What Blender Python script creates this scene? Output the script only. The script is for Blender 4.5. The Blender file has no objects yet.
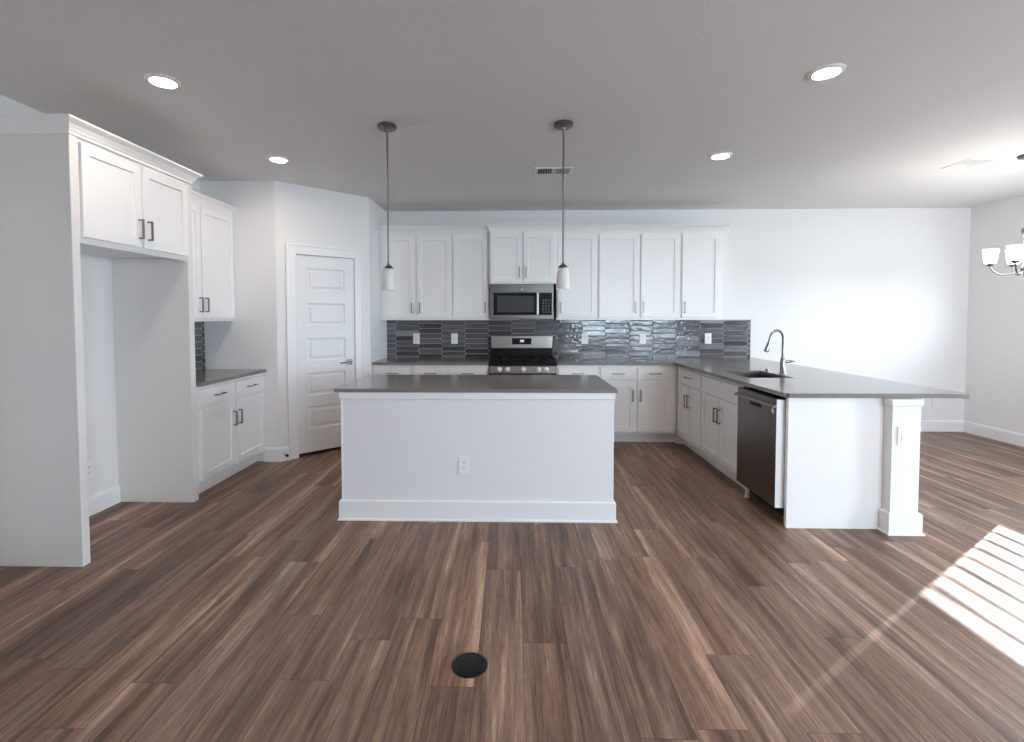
import bpy, bmesh, math, random
from mathutils import Vector, Matrix
random.seed(7)
PI = math.pi
SC = bpy.context.scene
COL = SC.collection

# ------------------------------------------------------------------ camera
CAM_H, CAM_F = 1.4187, 490.0
PIT, YAW, ROL = -0.0368, -0.0248, -0.0013
cp, sp = math.cos(PIT), math.sin(PIT)
cy, sy = math.cos(YAW), math.sin(YAW)
cr, sr = math.cos(ROL), math.sin(ROL)
R0 = Vector((cy, -sy, 0)); F0 = Vector((cp * sy, cp * cy, sp)); U0 = Vector((-sp * sy, -sp * cy, cp))
RX = cr * R0 + sr * U0; UX = -sr * R0 + cr * U0
cam = bpy.data.cameras.new('camera')
cam.sensor_fit = 'HORIZONTAL'; cam.sensor_width = 36.0
cam.lens = 36.0 * CAM_F / 1024.0
cam.shift_x = (512 - 499.68) / 1024.0
cam.shift_y = (335.3 - 371.0) / 1024.0
cam.clip_start = 0.05
camo = bpy.data.objects.new('camera', cam); COL.objects.link(camo)
m = Matrix.Identity(4)
for i in range(3):
    m[i][0] = RX[i]; m[i][1] = UX[i]; m[i][2] = -F0[i]
m[2][3] = CAM_H
camo.matrix_world = m
SC.camera = camo

# ------------------------------------------------------------------ world, sun, exposure
SKY = (0.74, 0.88, 1.05)
SKY_STRENGTH = 33.0
SUN_STRENGTH = 19.0
LAMP = 155.0            # recessed lamp emission
EXPOSURE = 0.29
w = bpy.data.worlds.new('world'); SC.world = w; w.use_nodes = True
bg = w.node_tree.nodes['Background']
bg.inputs[0].default_value = (*SKY, 1); bg.inputs[1].default_value = SKY_STRENGTH
sun = bpy.data.lights.new('sun', 'SUN'); sun.energy = SUN_STRENGTH; sun.angle = math.radians(0.4)
sun.color = (0.98, 0.985, 1.0)
suno = bpy.data.objects.new('sun', sun); COL.objects.link(suno)
SUN_DIR = Vector((-1.0, -0.70, -0.40 * 1.2207)).normalized()
suno.rotation_euler = SUN_DIR.to_track_quat('-Z', 'Y').to_euler()
suno.location = (12, 9, 6)
vs = SC.view_settings
SC.display_settings.display_device = 'sRGB'
vs.view_transform = 'Standard'; vs.look = 'None'; vs.gamma = 1.0; vs.use_curve_mapping = False
vs.exposure = EXPOSURE
SC.cycles.max_bounces = 14; SC.cycles.diffuse_bounces = 8; SC.cycles.glossy_bounces = 5
SC.cycles.transparent_max_bounces = 12
SC.cycles.sample_clamp_indirect = 6.0
SC.cycles.caustics_reflective = False; SC.cycles.caustics_refractive = False
SC.cycles.use_denoising = True


def portal(loc, rot, sx, sy_):
    l = bpy.data.lights.new('window_portal', 'AREA'); l.shape = 'RECTANGLE'; l.size = sx; l.size_y = sy_
    l.cycles.is_portal = True
    o = bpy.data.objects.new('window_portal', l); COL.objects.link(o); o.location = loc; o.rotation_euler = rot
    return o


# ------------------------------------------------------------------ room dimensions
XL, XR, YB, YR, ZC = -3.03, 5.585, 6.152, -3.2, 2.743
WT = 0.12                                   # outer wall thickness
PA = (-2.294, 4.735); PB = (-1.575, 5.42)   # pantry corner wall ends
# openings in the right wall (y0, y1, z0, z1), then in the rear wall (x0, x1, z0, z1)
WIN_R = [(4.08, 5.08, 1.085, 2.35), (1.40, 2.25, 0.02, 2.05)]
WIN_B = [(2.1, 3.2, 0.8, 2.1), (3.8, 5.0, 0.8, 2.1)]
for (a, b, c, d) in WIN_R:
    portal((XR + 0.05, (a + b) / 2, (c + d) / 2), (0, PI / 2, 0), d - c, b - a)
for (a, b, c, d) in WIN_B:
    portal(((a + b) / 2, YR - 0.05, (c + d) / 2), (PI / 2, 0, 0), b - a, d - c)


# ------------------------------------------------------------------ materials
def nt(mat):
    mat.use_nodes = True
    t = mat.node_tree
    return t, t.nodes['Principled BSDF']


def N(t, kind, **kw):
    n = t.nodes.new(kind)
    for k, v in kw.items():
        setattr(n, k, v)
    return n


def paint(name, rgb, rough=0.5, bump=0.0, scale=200.0, metal=0.0, spec=0.5, aniso=False, emit=None, estr=0.0):
    mat = bpy.data.materials.new(name)
    t, b = nt(mat)
    b.inputs['Base Color'].default_value = (*rgb, 1)
    b.inputs['Roughness'].default_value = rough
    b.inputs['Metallic'].default_value = metal
    b.inputs['Specular IOR Level'].default_value = spec
    tc = N(t, 'ShaderNodeTexCoord')
    nz = N(t, 'ShaderNodeTexNoise'); nz.inputs['Scale'].default_value = scale; nz.inputs['Detail'].default_value = 3
    if aniso:
        mp = N(t, 'ShaderNodeMapping'); mp.inputs['Scale'].default_value = (1, 1, 40) if aniso == 'h' else (40, 40, 1)
        t.links.new(tc.outputs['Object'], mp.inputs[0]); t.links.new(mp.outputs[0], nz.inputs['Vector'])
    else:
        t.links.new(tc.outputs['Object'], nz.inputs['Vector'])
    # very light tonal variation of the surface
    mx = N(t, 'ShaderNodeMixRGB', blend_type='MULTIPLY'); mx.inputs[0].default_value = 0.06
    mx.inputs[1].default_value = (*rgb, 1)
    t.links.new(nz.outputs['Fac'], mx.inputs[2]); t.links.new(mx.outputs[0], b.inputs['Base Color'])
    if bump:
        bp = N(t, 'ShaderNodeBump'); bp.inputs['Strength'].default_value = bump; bp.inputs['Distance'].default_value = 0.002
        t.links.new(nz.outputs['Fac'], bp.inputs['Height']); t.links.new(bp.outputs[0], b.inputs['Normal'])
    if emit:
        b.inputs['Emission Color'].default_value = (*emit, 1); b.inputs['Emission Strength'].default_value = estr
    return mat


M = {}
M['wall'] = paint('wall_paint', (0.82, 0.81, 0.80), 0.85, 0.25, 160)
M['ceiling'] = paint('ceiling_paint', (0.76, 0.75, 0.74), 0.95, 1.0, 55)
M['trim'] = paint('trim_paint', (0.86, 0.86, 0.855), 0.38)
M['cabinet'] = paint('cabinet_paint', (0.86, 0.85, 0.835), 0.36)
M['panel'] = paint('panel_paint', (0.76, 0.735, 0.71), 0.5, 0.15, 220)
M['island'] = paint('island_paint', (0.80, 0.79, 0.80), 0.5, 0.15, 220)
M['door'] = paint('door_paint', (0.82, 0.82, 0.82), 0.4)
M['nickel'] = paint('brushed_nickel', (0.25, 0.23, 0.21), 0.32, metal=1.0)
M['chrome'] = paint('satin_chrome', (0.32, 0.30, 0.28), 0.22, metal=1.0)
M['stainless'] = paint('stainless_steel', (0.33, 0.305, 0.28), 0.30, 0.05, 60, metal=1.0, aniso='h')
M['steel_floor_reflect'] = paint('stainless_floor_reflection', (0.20, 0.183, 0.17), 0.30, 0.05, 60, metal=1.0, aniso='v')  # stainless darkened: the dark floor's reflection is put into the colour
M['steel_glare'] = paint('steel_glare_white', (0.93, 0.93, 0.93), 0.35, metal=0.0)  # near-white matte colour carries the glare on these steel parts
M['steel_dark_reflect'] = paint('stainless_dark_reflection', (0.20, 0.183, 0.168), 0.33, 0.05, 60, metal=1.0, aniso='h')  # microwave stainless with its dark reflections put into the base colour
M['sink_steel'] = paint('sink_steel', (0.16, 0.14, 0.125), 0.35, metal=1.0)
M['black_glass'] = paint('black_glass', (0.008, 0.008, 0.008), 0.06, spec=0.3)
M['oven_glass'] = paint('smoked_glass', (0.055, 0.06, 0.065), 0.10)
M['black'] = paint('black_enamel', (0.006, 0.006, 0.006), 0.35, spec=0.15)
M['iron'] = paint('cast_iron', (0.008, 0.008, 0.008), 0.6, 0.3, 300, spec=0.2)
M['plastic'] = paint('white_plastic', (0.86, 0.86, 0.85), 0.35)
M['slot'] = paint('dark_slot', (0.05, 0.05, 0.05), 0.6)
M['grey_plastic'] = paint('grey_plastic', (0.45, 0.45, 0.46), 0.5)
M['shadow'] = paint('dark_void', (0.02, 0.02, 0.02), 0.9)
M['lamp_metal'] = paint('dark_nickel', (0.20, 0.185, 0.17), 0.35, metal=1.0)
M['key'] = paint('keypad_print', (0.035, 0.035, 0.037), 0.4)
M['louver'] = paint('vent_louver_shading', (0.60, 0.60, 0.60), 0.5)  # vent white greyed; shading of the louvers is put into this colour
M['bronze'] = paint('dark_bronze', (0.008, 0.007, 0.007), 0.35, spec=0.25)
M['vent'] = paint('vent_paint', (0.86, 0.85, 0.84), 0.5)
M['lit'] = paint('lamp_diffuser', (0.9, 0.9, 0.9), 0.5, emit=(1.0, 0.86, 0.76), estr=LAMP)
M['display'] = paint('range_display', (0.02, 0.02, 0.02), 0.2, emit=(0.8, 0.9, 1.0), estr=1.2)
M['shade_lit'] = paint('lit_glass_shade', (0.9, 0.88, 0.85), 0.4, emit=(1.0, 0.96, 0.91), estr=32.0)
M['ground'] = paint('pale_concrete', (0.45, 0.44, 0.42), 0.9, 0.3, 30)


def opal():
    mat = bpy.data.materials.new('opal_glass')
    t, b = nt(mat)
    b.inputs['Base Color'].default_value = (0.88, 0.87, 0.86, 1); b.inputs['Roughness'].default_value = 0.25
    b.inputs['Transmission Weight'].default_value = 0.0
    tr = N(t, 'ShaderNodeBsdfTranslucent'); tr.inputs[0].default_value = (0.9, 0.89, 0.87, 1)
    mx = N(t, 'ShaderNodeMixShader'); mx.inputs[0].default_value = 0.35
    out = t.nodes['Material Output']
    t.links.new(b.outputs[0], mx.inputs[1]); t.links.new(tr.outputs[0], mx.inputs[2]); t.links.new(mx.outputs[0], out.inputs[0])
    return mat


def pane():
    mat = bpy.data.materials.new('window_glass')
    t, b = nt(mat)
    b.inputs['Base Color'].default_value = (0.8, 0.85, 0.85, 1); b.inputs['Roughness'].default_value = 0.02
    tr = N(t, 'ShaderNodeBsdfTransparent'); tr.inputs[0].default_value = (0.97, 0.99, 0.985, 1)
    mx = N(t, 'ShaderNodeMixShader'); mx.inputs[0].default_value = 0.05
    out = t.nodes['Material Output']
    t.links.new(tr.outputs[0], mx.inputs[1]); t.links.new(b.outputs[0], mx.inputs[2]); t.links.new(mx.outputs[0], out.inputs[0])
    return mat


def quartz():
    mat = bpy.data.materials.new('greige_quartz')
    t, b = nt(mat)
    tc = N(t, 'ShaderNodeTexCoord')
    n1 = N(t, 'ShaderNodeTexNoise'); n1.inputs['Scale'].default_value = 350; n1.inputs['Detail'].default_value = 2
    n2 = N(t, 'ShaderNodeTexNoise'); n2.inputs['Scale'].default_value = 6; n2.inputs['Detail'].default_value = 4
    t.links.new(tc.outputs['Object'], n1.inputs['Vector']); t.links.new(tc.outputs['Object'], n2.inputs['Vector'])
    r = N(t, 'ShaderNodeValToRGB')
    r.color_ramp.elements[0].position = 0.3; r.color_ramp.elements[0].color = (0.165, 0.148, 0.136, 1)
    r.color_ramp.elements[1].position = 0.72; r.color_ramp.elements[1].color = (0.235, 0.212, 0.196, 1)
    ad = N(t, 'ShaderNodeMath', operation='MULTIPLY_ADD'); ad.inputs[1].default_value = 0.35
    t.links.new(n2.outputs['Fac'], ad.inputs[0]); 
    ms = N(t, 'ShaderNodeMath', operation='MULTIPLY'); ms.inputs[1].default_value = 0.65
    t.links.new(n1.outputs['Fac'], ms.inputs[0]); t.links.new(ms.outputs[0], ad.inputs[2])
    t.links.new(ad.outputs[0], r.inputs[0]); t.links.new(r.outputs[0], b.inputs['Base Color'])
    b.inputs['Roughness'].default_value = 0.16
    return mat


def tile():
    mat = bpy.data.materials.new('glazed_picket_tile')
    t, b = nt(mat)
    at = N(t, 'ShaderNodeAttribute'); at.attribute_name = 'tone'
    r = N(t, 'ShaderNodeValToRGB')
    e = r.color_ramp.elements
    e[0].position = 0.0; e[0].color = (0.0384, 0.0371, 0.0435, 1)
    e[1].position = 1.0; e[1].color = (0.256, 0.2496, 0.2624, 1)
    for p, c in ((0.3, (0.074, 0.070, 0.077)), (0.7, (0.134, 0.128, 0.134))):
        x = e.new(p); x.color = (*c, 1)
    tc = N(t, 'ShaderNodeTexCoord')
    nz = N(t, 'ShaderNodeTexNoise'); nz.inputs['Scale'].default_value = 9; nz.inputs['Detail'].default_value = 4
    mp = N(t, 'ShaderNodeMapping'); mp.inputs['Scale'].default_value = (1, 1, 5)
    t.links.new(tc.outputs['Object'], mp.inputs[0]); t.links.new(mp.outputs[0], nz.inputs['Vector'])
    ad = N(t, 'ShaderNodeMath', operation='MULTIPLY_ADD'); ad.inputs[1].default_value = 0.5; 
    sb = N(t, 'ShaderNodeMath', operation='SUBTRACT'); sb.inputs[1].default_value = 0.5
    t.links.new(nz.outputs['Fac'], sb.inputs[0]); t.links.new(sb.outputs[0], ad.inputs[0])
    t.links.new(at.outputs['Fac'], ad.inputs[2]); t.links.new(ad.outputs[0], r.inputs[0])
    t.links.new(r.outputs[0], b.inputs['Base Color'])
    b.inputs['Roughness'].default_value = 0.09
    n2 = N(t, 'ShaderNodeTexNoise'); n2.inputs['Scale'].default_value = 26; n2.inputs['Detail'].default_value = 2
    t.links.new(tc.outputs['Object'], n2.inputs['Vector'])
    bp = N(t, 'ShaderNodeBump'); bp.inputs['Strength'].default_value = 0.45; bp.inputs['Distance'].default_value = 0.006
    t.links.new(n2.outputs['Fac'], bp.inputs['Height']); t.links.new(bp.outputs[0], b.inputs['Normal'])
    return mat


def floor_mat():
    mat = bpy.data.materials.new('walnut_plank_floor')
    t, b = nt(mat)
    L = t.links.new
    PW, PL, OX = 0.191, 1.22, 0.049

    def math_(op, a, bb=None, c=None):
        n = N(t, 'ShaderNodeMath', operation=op)
        for i, v in enumerate((a, bb, c)):
            if v is None: continue
            if isinstance(v, (int, float)): n.inputs[i].default_value = v
            else: L(v, n.inputs[i])
        return n.outputs[0]
    geo = N(t, 'ShaderNodeNewGeometry')
    sep = N(t, 'ShaderNodeSeparateXYZ'); L(geo.outputs['Position'], sep.inputs[0])
    X, Y = sep.outputs[0], sep.outputs[1]
    u = math_('DIVIDE', math_('SUBTRACT', X, OX), PW)
    cu = math_('FLOOR', u); fu = math_('SUBTRACT', u, cu)
    wn = N(t, 'ShaderNodeTexWhiteNoise', noise_dimensions='1D'); L(math_('ADD', cu, 3.7), wn.inputs['W'])
    v = math_('ADD', math_('DIVIDE', Y, PL), math_('MULTIPLY', wn.outputs['Value'], 7.0))
    cv = math_('FLOOR', v); fv = math_('SUBTRACT', v, cv)
    cmb = N(t, 'ShaderNodeCombineXYZ'); L(cu, cmb.inputs[0]); L(cv, cmb.inputs[1])
    w2 = N(t, 'ShaderNodeTexWhiteNoise', noise_dimensions='2D'); L(cmb.outputs[0], w2.inputs['Vector'])
    rs = N(t, 'ShaderNodeSeparateColor'); L(w2.outputs['Color'], rs.inputs[0])
    r1, r2, r3 = rs.outputs[0], rs.outputs[1], rs.outputs[2]

    def grain(sx, sy_, scale, detail, dist, rough=0.55):
        c = N(t, 'ShaderNodeCombineXYZ')
        L(math_('ADD', math_('MULTIPLY', X, sx), math_('MULTIPLY', r2, 37.0)), c.inputs[0])
        L(math_('ADD', math_('MULTIPLY', Y, sy_), math_('MULTIPLY', r3, 53.0)), c.inputs[1])
        L(math_('MULTIPLY', r1, 19.0), c.inputs[2])
        n = N(t, 'ShaderNodeTexNoise'); n.inputs['Scale'].default_value = scale; n.inputs['Detail'].default_value = detail
        n.inputs['Distortion'].default_value = dist; n.inputs['Roughness'].default_value = rough
        L(c.outputs[0], n.inputs['Vector'])
        return n.outputs['Fac']
    g1 = grain(13.0, 0.8, 1.0, 4, 0.9)          # broad cathedral bands
    g2 = grain(75.0, 2.6, 1.0, 5, 0.5)          # streaks
    g3 = grain(330.0, 16.0, 1.0, 2, 0.0)         # pores
    ramp = N(t, 'ShaderNodeValToRGB')
    e = ramp.color_ramp.elements
    e[0].position = 0.20; e[0].color = (0.0899, 0.0468, 0.0312, 1)
    e[1].position = 0.90; e[1].color = (0.667, 0.4225, 0.282, 1)
    for p, c in ((0.40, (0.1812, 0.0962, 0.0624)), (0.60, (0.3117, 0.1755, 0.1152))):
        x = e.new(p); x.color = (*c, 1)
    tone = math_('ADD', math_('MULTIPLY', r1, 0.16),
                 math_('ADD', math_('MULTIPLY', g1, 1.05), math_('SUBTRACT', math_('MULTIPLY', g2, 0.62), 0.40)))
    # sapwood: a pale band along one edge of some planks, with a wandering border
    sw = math_('ADD', fu, math_('MULTIPLY', math_('SUBTRACT', g1, 0.5), 0.9))
    side = math_('GREATER_THAN', r2, 0.5)
    fl = math_('ABSOLUTE', math_('SUBTRACT', side, fu))
    sw = math_('ADD', fl, math_('MULTIPLY', math_('SUBTRACT', g1, 0.5), 0.7))
    mr = N(t, 'ShaderNodeMapRange'); mr.interpolation_type = 'SMOOTHSTEP'
    mr.inputs['From Min'].default_value = 0.20; mr.inputs['From Max'].default_value = 0.34
    mr.inputs['To Min'].default_value = 1.0; mr.inputs['To Max'].default_value = 0.0
    L(sw, mr.inputs['Value'])
    sap = math_('MULTIPLY', mr.outputs[0], math_('GREATER_THAN', r3, 0.52))
    tone2 = math_('ADD', math_('SUBTRACT', tone, 0.06), math_('MULTIPLY', sap, 0.19))
    L(tone2, ramp.inputs[0])
    # cooler, greyer planks here and there
    hsv = N(t, 'ShaderNodeHueSaturation')
    L(ramp.outputs[0], hsv.inputs['Color'])
    L(math_('ADD', 0.82, math_('MULTIPLY', r3, 0.14)), hsv.inputs['Saturation'])
    por = N(t, 'ShaderNodeMixRGB', blend_type='MULTIPLY'); por.inputs[0].default_value = 0.7
    pr = N(t, 'ShaderNodeMapRange'); pr.inputs['From Min'].default_value = 0.3; pr.inputs['From Max'].default_value = 0.55
    pr.inputs['To Min'].default_value = 0.45; pr.inputs['To Max'].default_value = 1.0
    L(g3, pr.inputs['Value']); L(hsv.outputs[0], por.inputs[1]); L(pr.outputs[0], por.inputs[2])
    # small knots
    kc = N(t, 'ShaderNodeCombineXYZ'); L(math_('MULTIPLY', X, 2.4), kc.inputs[0]); L(math_('MULTIPLY', Y, 1.3), kc.inputs[1])
    vo = N(t, 'ShaderNodeTexVoronoi'); vo.inputs['Scale'].default_value = 1.0; L(kc.outputs[0], vo.inputs['Vector'])
    km = N(t, 'ShaderNodeMapRange'); km.inputs['From Min'].default_value = 0.012; km.inputs['From Max'].default_value = 0.05
    km.inputs['To Min'].default_value = 0.35; km.inputs['To Max'].default_value = 1.0; L(vo.outputs['Distance'], km.inputs['Value'])
    kn = N(t, 'ShaderNodeMixRGB', blend_type='MULTIPLY'); kn.inputs[0].default_value = 1.0
    L(por.outputs[0], kn.inputs[1]); L(km.outputs[0], kn.inputs[2])
    # joints
    eu = math_('MINIMUM', fu, math_('SUBTRACT', 1.0, fu)); ev = math_('MINIMUM', fv, math_('SUBTRACT', 1.0, fv))
    gap = math_('MINIMUM', math_('MULTIPLY', eu, PW), math_('MULTIPLY', ev, PL))
    gm = N(t, 'ShaderNodeMapRange'); gm.inputs['From Min'].default_value = 0.0004; gm.inputs['From Max'].default_value = 0.0018
    gm.inputs['To Min'].default_value = 0.35; gm.inputs['To Max'].default_value = 1.0; L(gap, gm.inputs['Value'])
    fin = N(t, 'ShaderNodeMixRGB', blend_type='MULTIPLY'); fin.inputs[0].default_value = 1.0
    L(kn.outputs[0], fin.inputs[1]); L(gm.outputs[0], fin.inputs[2])
    L(fin.outputs[0], b.inputs['Base Color'])
    L(math_('ADD', 0.34, math_('MULTIPLY', g2, 0.16)), b.inputs['Roughness'])
    b.inputs['Specular IOR Level'].default_value = 0.26
    bp = N(t, 'ShaderNodeBump'); bp.inputs['Strength'].default_value = 0.22; bp.inputs['Distance'].default_value = 0.0015
    L(math_('ADD', math_('MULTIPLY', g2, 0.5), gm.outputs[0]), bp.inputs['Height']); L(bp.outputs[0], b.inputs['Normal'])
    return mat


M['opal'] = opal(); M['pane'] = pane(); M['quartz'] = quartz(); M['tile'] = tile(); M['floor'] = floor_mat()
M['grout'] = paint('grey_grout', (0.48, 0.47, 0.46), 0.9, 0.2, 400)


# ------------------------------------------------------------------ mesh helpers
class B:
    """collects shapes, then links them as ONE mesh object"""

    def __init__(s):
        s.bm = bmesh.new()

    def face(s, pts):
        return s.bm.faces.new([s.bm.verts.new(p) for p in pts])

    def box(s, x0, y0, z0, x1, y1, z1):
        v = [s.bm.verts.new(p) for p in ((x0, y0, z0), (x1, y0, z0), (x1, y1, z0), (x0, y1, z0),
                                         (x0, y0, z1), (x1, y0, z1), (x1, y1, z1), (x0, y1, z1))]
        for f in ((0, 3, 2, 1), (4, 5, 6, 7), (0, 1, 5, 4), (1, 2, 6, 5), (2, 3, 7, 6), (3, 0, 4, 7)):
            s.bm.faces.new([v[i] for i in f])
        return s

    def prism(s, pts, off):
        """closed polygon (3-D points) extruded by a vector"""
        off = Vector(off)
        a = [s.bm.verts.new(p) for p in pts]; b = [s.bm.verts.new(Vector(p) + off) for p in pts]
        n = len(a)
        s.bm.faces.new(a[::-1]); s.bm.faces.new(b)
        for i in range(n):
            j = (i + 1) % n
            s.bm.faces.new((a[i], a[j], b[j], b[i]))
        return s

    def lathe(s, prof, seg=32, c=(0, 0, 0), axis='z', cap=True):
        """prof: (radius, height) pairs, revolved"""
        rings = []
        for (r, h) in prof:
            ring = []
            for k in range(seg):
                a = 2 * PI * k / seg
                p = (r * math.cos(a), r * math.sin(a), h)
                if axis == 'y': p = (p[0], p[2], p[1])
                if axis == 'x': p = (p[2], p[0], p[1])
                ring.append(s.bm.verts.new((p[0] + c[0], p[1] + c[1], p[2] + c[2])))
            rings.append(ring)
        for a, b in zip(rings, rings[1:]):
            for k in range(seg):
                j = (k + 1) % seg
                s.bm.faces.new((a[k], a[j], b[j], b[k]))
        if cap:
            s.bm.faces.new(rings[0][::-1]); s.bm.faces.new(rings[-1])
        return s

    def tube(s, path, r, seg=12, square=False):
        """swept tube along 3-D points; r a number or one per point"""
        P = [Vector(p) for p in path]; n = len(P)
        rr = r if isinstance(r, (list, tuple)) else [r] * n
        if square: seg = 4
        T = []
        for i in range(n):
            a = (P[i] - P[i - 1]).normalized() if i else None
            b = (P[i + 1] - P[i]).normalized() if i < n - 1 else None
            T.append(((a or b) + (b or a)).normalized())
        up = Vector((0, 0, 1)) if abs(T[0].z) < 0.9 else Vector((1, 0, 0))
        u = T[0].cross(up).normalized()
        rings = []
        for i in range(n):
            u = (u - T[i] * u.dot(T[i])).normalized(); v = T[i].cross(u)
            k = 1.0
            if 0 < i < n - 1:
                c = (P[i] - P[i - 1]).normalized().dot(T[i])
                k = 1.0 / max(c, 0.5)
            ring = []
            for q in range(seg):
                a = 2 * PI * q / seg + (PI / 4 if square else 0)
                f = rr[i] * (1.414 if square else 1)
                d = u * math.cos(a) * f + v * math.sin(a) * f
                if k > 1.01 and 0 < i < n - 1:
                    bis = ((P[i] - P[i - 1]).normalized() - (P[i + 1] - P[i]).normalized())
                    if bis.length > 1e-6:
                        bis.normalize(); d = d + bis * d.dot(bis) * (k - 1)
                ring.append(s.bm.verts.new(P[i] + d))
            rings.append(ring)
        for a, b in zip(rings, rings[1:]):
            for q in range(seg):
                j = (q + 1) % seg
                s.bm.faces.new((a[q], a[j], b[j], b[q]))
        s.bm.faces.new(rings[0][::-1]); s.bm.faces.new(rings[-1])
        return s

    def sweep(s, path, prof):
        """profile (out, z) swept along a horizontal path of (x, y); out is to the RIGHT of travel, corners mitred"""
        P = [Vector((p[0], p[1])) for p in path]; n = len(P)
        rings = []
        for i in range(n):
            d1 = (P[i] - P[i - 1]).normalized() if i else None
            d2 = (P[i + 1] - P[i]).normalized() if i < n - 1 else None
            n1 = Vector((d1.y, -d1.x)) if d1 else None
            n2 = Vector((d2.y, -d2.x)) if d2 else None
            if n1 is None: mi = n2
            elif n2 is None: mi = n1
            else: mi = (n1 + n2) / (1 + n1.dot(n2))
            rings.append([s.bm.verts.new((P[i].x + mi.x * o, P[i].y + mi.y * o, z)) for (o, z) in prof])
        k = len(prof)
        for a, b in zip(rings, rings[1:]):
            for q in range(k):
                j = (q + 1) % k
                s.bm.faces.new((a[q], a[j], b[j], b[q]))
        s.bm.faces.new(rings[0][::-1]); s.bm.faces.new(rings[-1])
        return s

    def slab(s, us, vs_, filled, t0, t1, fmap):
        """grid of cells us x vs_ with holes, thickness t0..t1; fmap(u, v, t) -> point"""
        nu, nv = len(us) - 1, len(vs_) - 1
        V = {}

        def vt(i, j, t):
            if (i, j, t) not in V: V[(i, j, t)] = s.bm.verts.new(fmap(us[i], vs_[j], (t0, t1)[t]))
            return V[(i, j, t)]
        F = lambda i, j: 0 <= i < nu and 0 <= j < nv and filled(i, j)
        for i in range(nu):
            for j in range(nv):
                if not F(i, j): continue
                s.bm.faces.new((vt(i, j, 1), vt(i + 1, j, 1), vt(i + 1, j + 1, 1), vt(i, j + 1, 1)))
                s.bm.faces.new((vt(i, j, 0), vt(i, j + 1, 0), vt(i + 1, j + 1, 0), vt(i + 1, j, 0)))
                for (di, dj, a, b) in ((-1, 0, (i, j), (i, j + 1)), (1, 0, (i + 1, j + 1), (i + 1, j)),
                                       (0, -1, (i + 1, j), (i, j)), (0, 1, (i, j + 1), (i + 1, j + 1))):
                    if not F(i + di, j + dj):
                        s.bm.faces.new((vt(*a, 0), vt(*a, 1), vt(*b, 1), vt(*b, 0)))
        return s

    def xf(s, mat):
        s.bm.transform(mat); return s

    def build(s, name, mat, parent=None, bevel=0.0, seg=2, smooth=False, loc=None):
        bmesh.ops.recalc_face_normals(s.bm, faces=s.bm.faces[:])
        me = bpy.data.meshes.new(name); s.bm.to_mesh(me); s.bm.free()
        me.materials.append(mat)
        o = bpy.data.objects.new(name, me); COL.objects.link(o)
        if parent is not None: o.parent = parent
        if loc is not None: o.location = loc
        if bevel:
            md = o.modifiers.new('bevel', 'BEVEL'); md.width = bevel; md.segments = seg
            md.limit_method = 'ANGLE'; md.angle_limit = math.radians(40)
        if smooth:
            for p in me.polygons: p.use_smooth = True
            md = o.modifiers.new('split', 'EDGE_SPLIT'); md.split_angle = math.radians(38)
        return o


def thing(name, label, cat, loc=(0, 0, 0), rz=0.0, group=None):
    o = bpy.data.objects.new(name, None); COL.objects.link(o)
    o.empty_display_size = 0.1
    o.location = loc; o.rotation_euler = (0, 0, rz)
    return tag(o, label, cat, group)


def tag(o, label, cat, group=None):
    o['label'] = label; o['category'] = cat
    if group: o['group'] = group
    return o


def struct(o, label=None, cat=None):
    o['kind'] = 'structure'
    if label: o['label'] = label
    if cat: o['category'] = cat
    return o


# ------------------------------------------------------------------ the room
b = B(); b.slab([XL - WT, XR + WT], [YR - WT, YB + WT], lambda i, j: True, -0.12, 0.0, lambda u, v, t: (u, v, t))
struct(b.build('floor', M['floor']), 'brown wood plank floor running toward the back wall', 'floor')
b = B(); b.box(XL - WT, YR - WT, ZC, XR + WT, YB + WT, ZC + 0.12)
struct(b.build('ceiling', M['ceiling']), 'grey textured flat ceiling with recessed lights', 'ceiling')
b = B(); b.box(XL - WT, YB, 0, XR + WT, YB + WT, ZC)
struct(b.build('wall_back', M['wall']), 'bright white back wall behind the range and peninsula', 'wall')
b = B(); b.box(XL - WT, YR, 0, XL, YB, ZC)
struct(b.build('wall_left', M['wall']), 'left white wall behind the refrigerator recess', 'wall')


def holed(name, lo, hi, wins, fmap, t0, t1, label):
    us = sorted({lo, hi} | {w_[0] for w_ in wins} | {w_[1] for w_ in wins})
    vz = sorted({0.0, ZC} | {w_[2] for w_ in wins} | {w_[3] for w_ in wins})

    def filled(i, j):
        uc, vc = (us[i] + us[i + 1]) / 2, (vz[j] + vz[j + 1]) / 2
        return not any(a < uc < bb and c < vc < d for (a, bb, c, d) in wins)
    q = B(); q.slab(us, vz, filled, t0, t1, fmap)
    return struct(q.build(name, M['wall']), label, 'wall')


holed('wall_right', YR, YB, WIN_R, lambda u, v, t: (t, u, v), XR, XR + WT, 'right white wall of the dining area')
# unseen wall added to block rear light from the near left panel
b = B(); b.box(XL, 1.05, 0, -1.50, 1.17, ZC)
struct(b.build('wall_light_block', M['wall']), 'unseen short wall added to block light, left of the camera', 'wall')
holed('wall_rear', XL - WT, XR + WT, WIN_B, lambda u, v, t: (u, t, v), YR - WT, YR, 'wall behind the camera')

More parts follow.
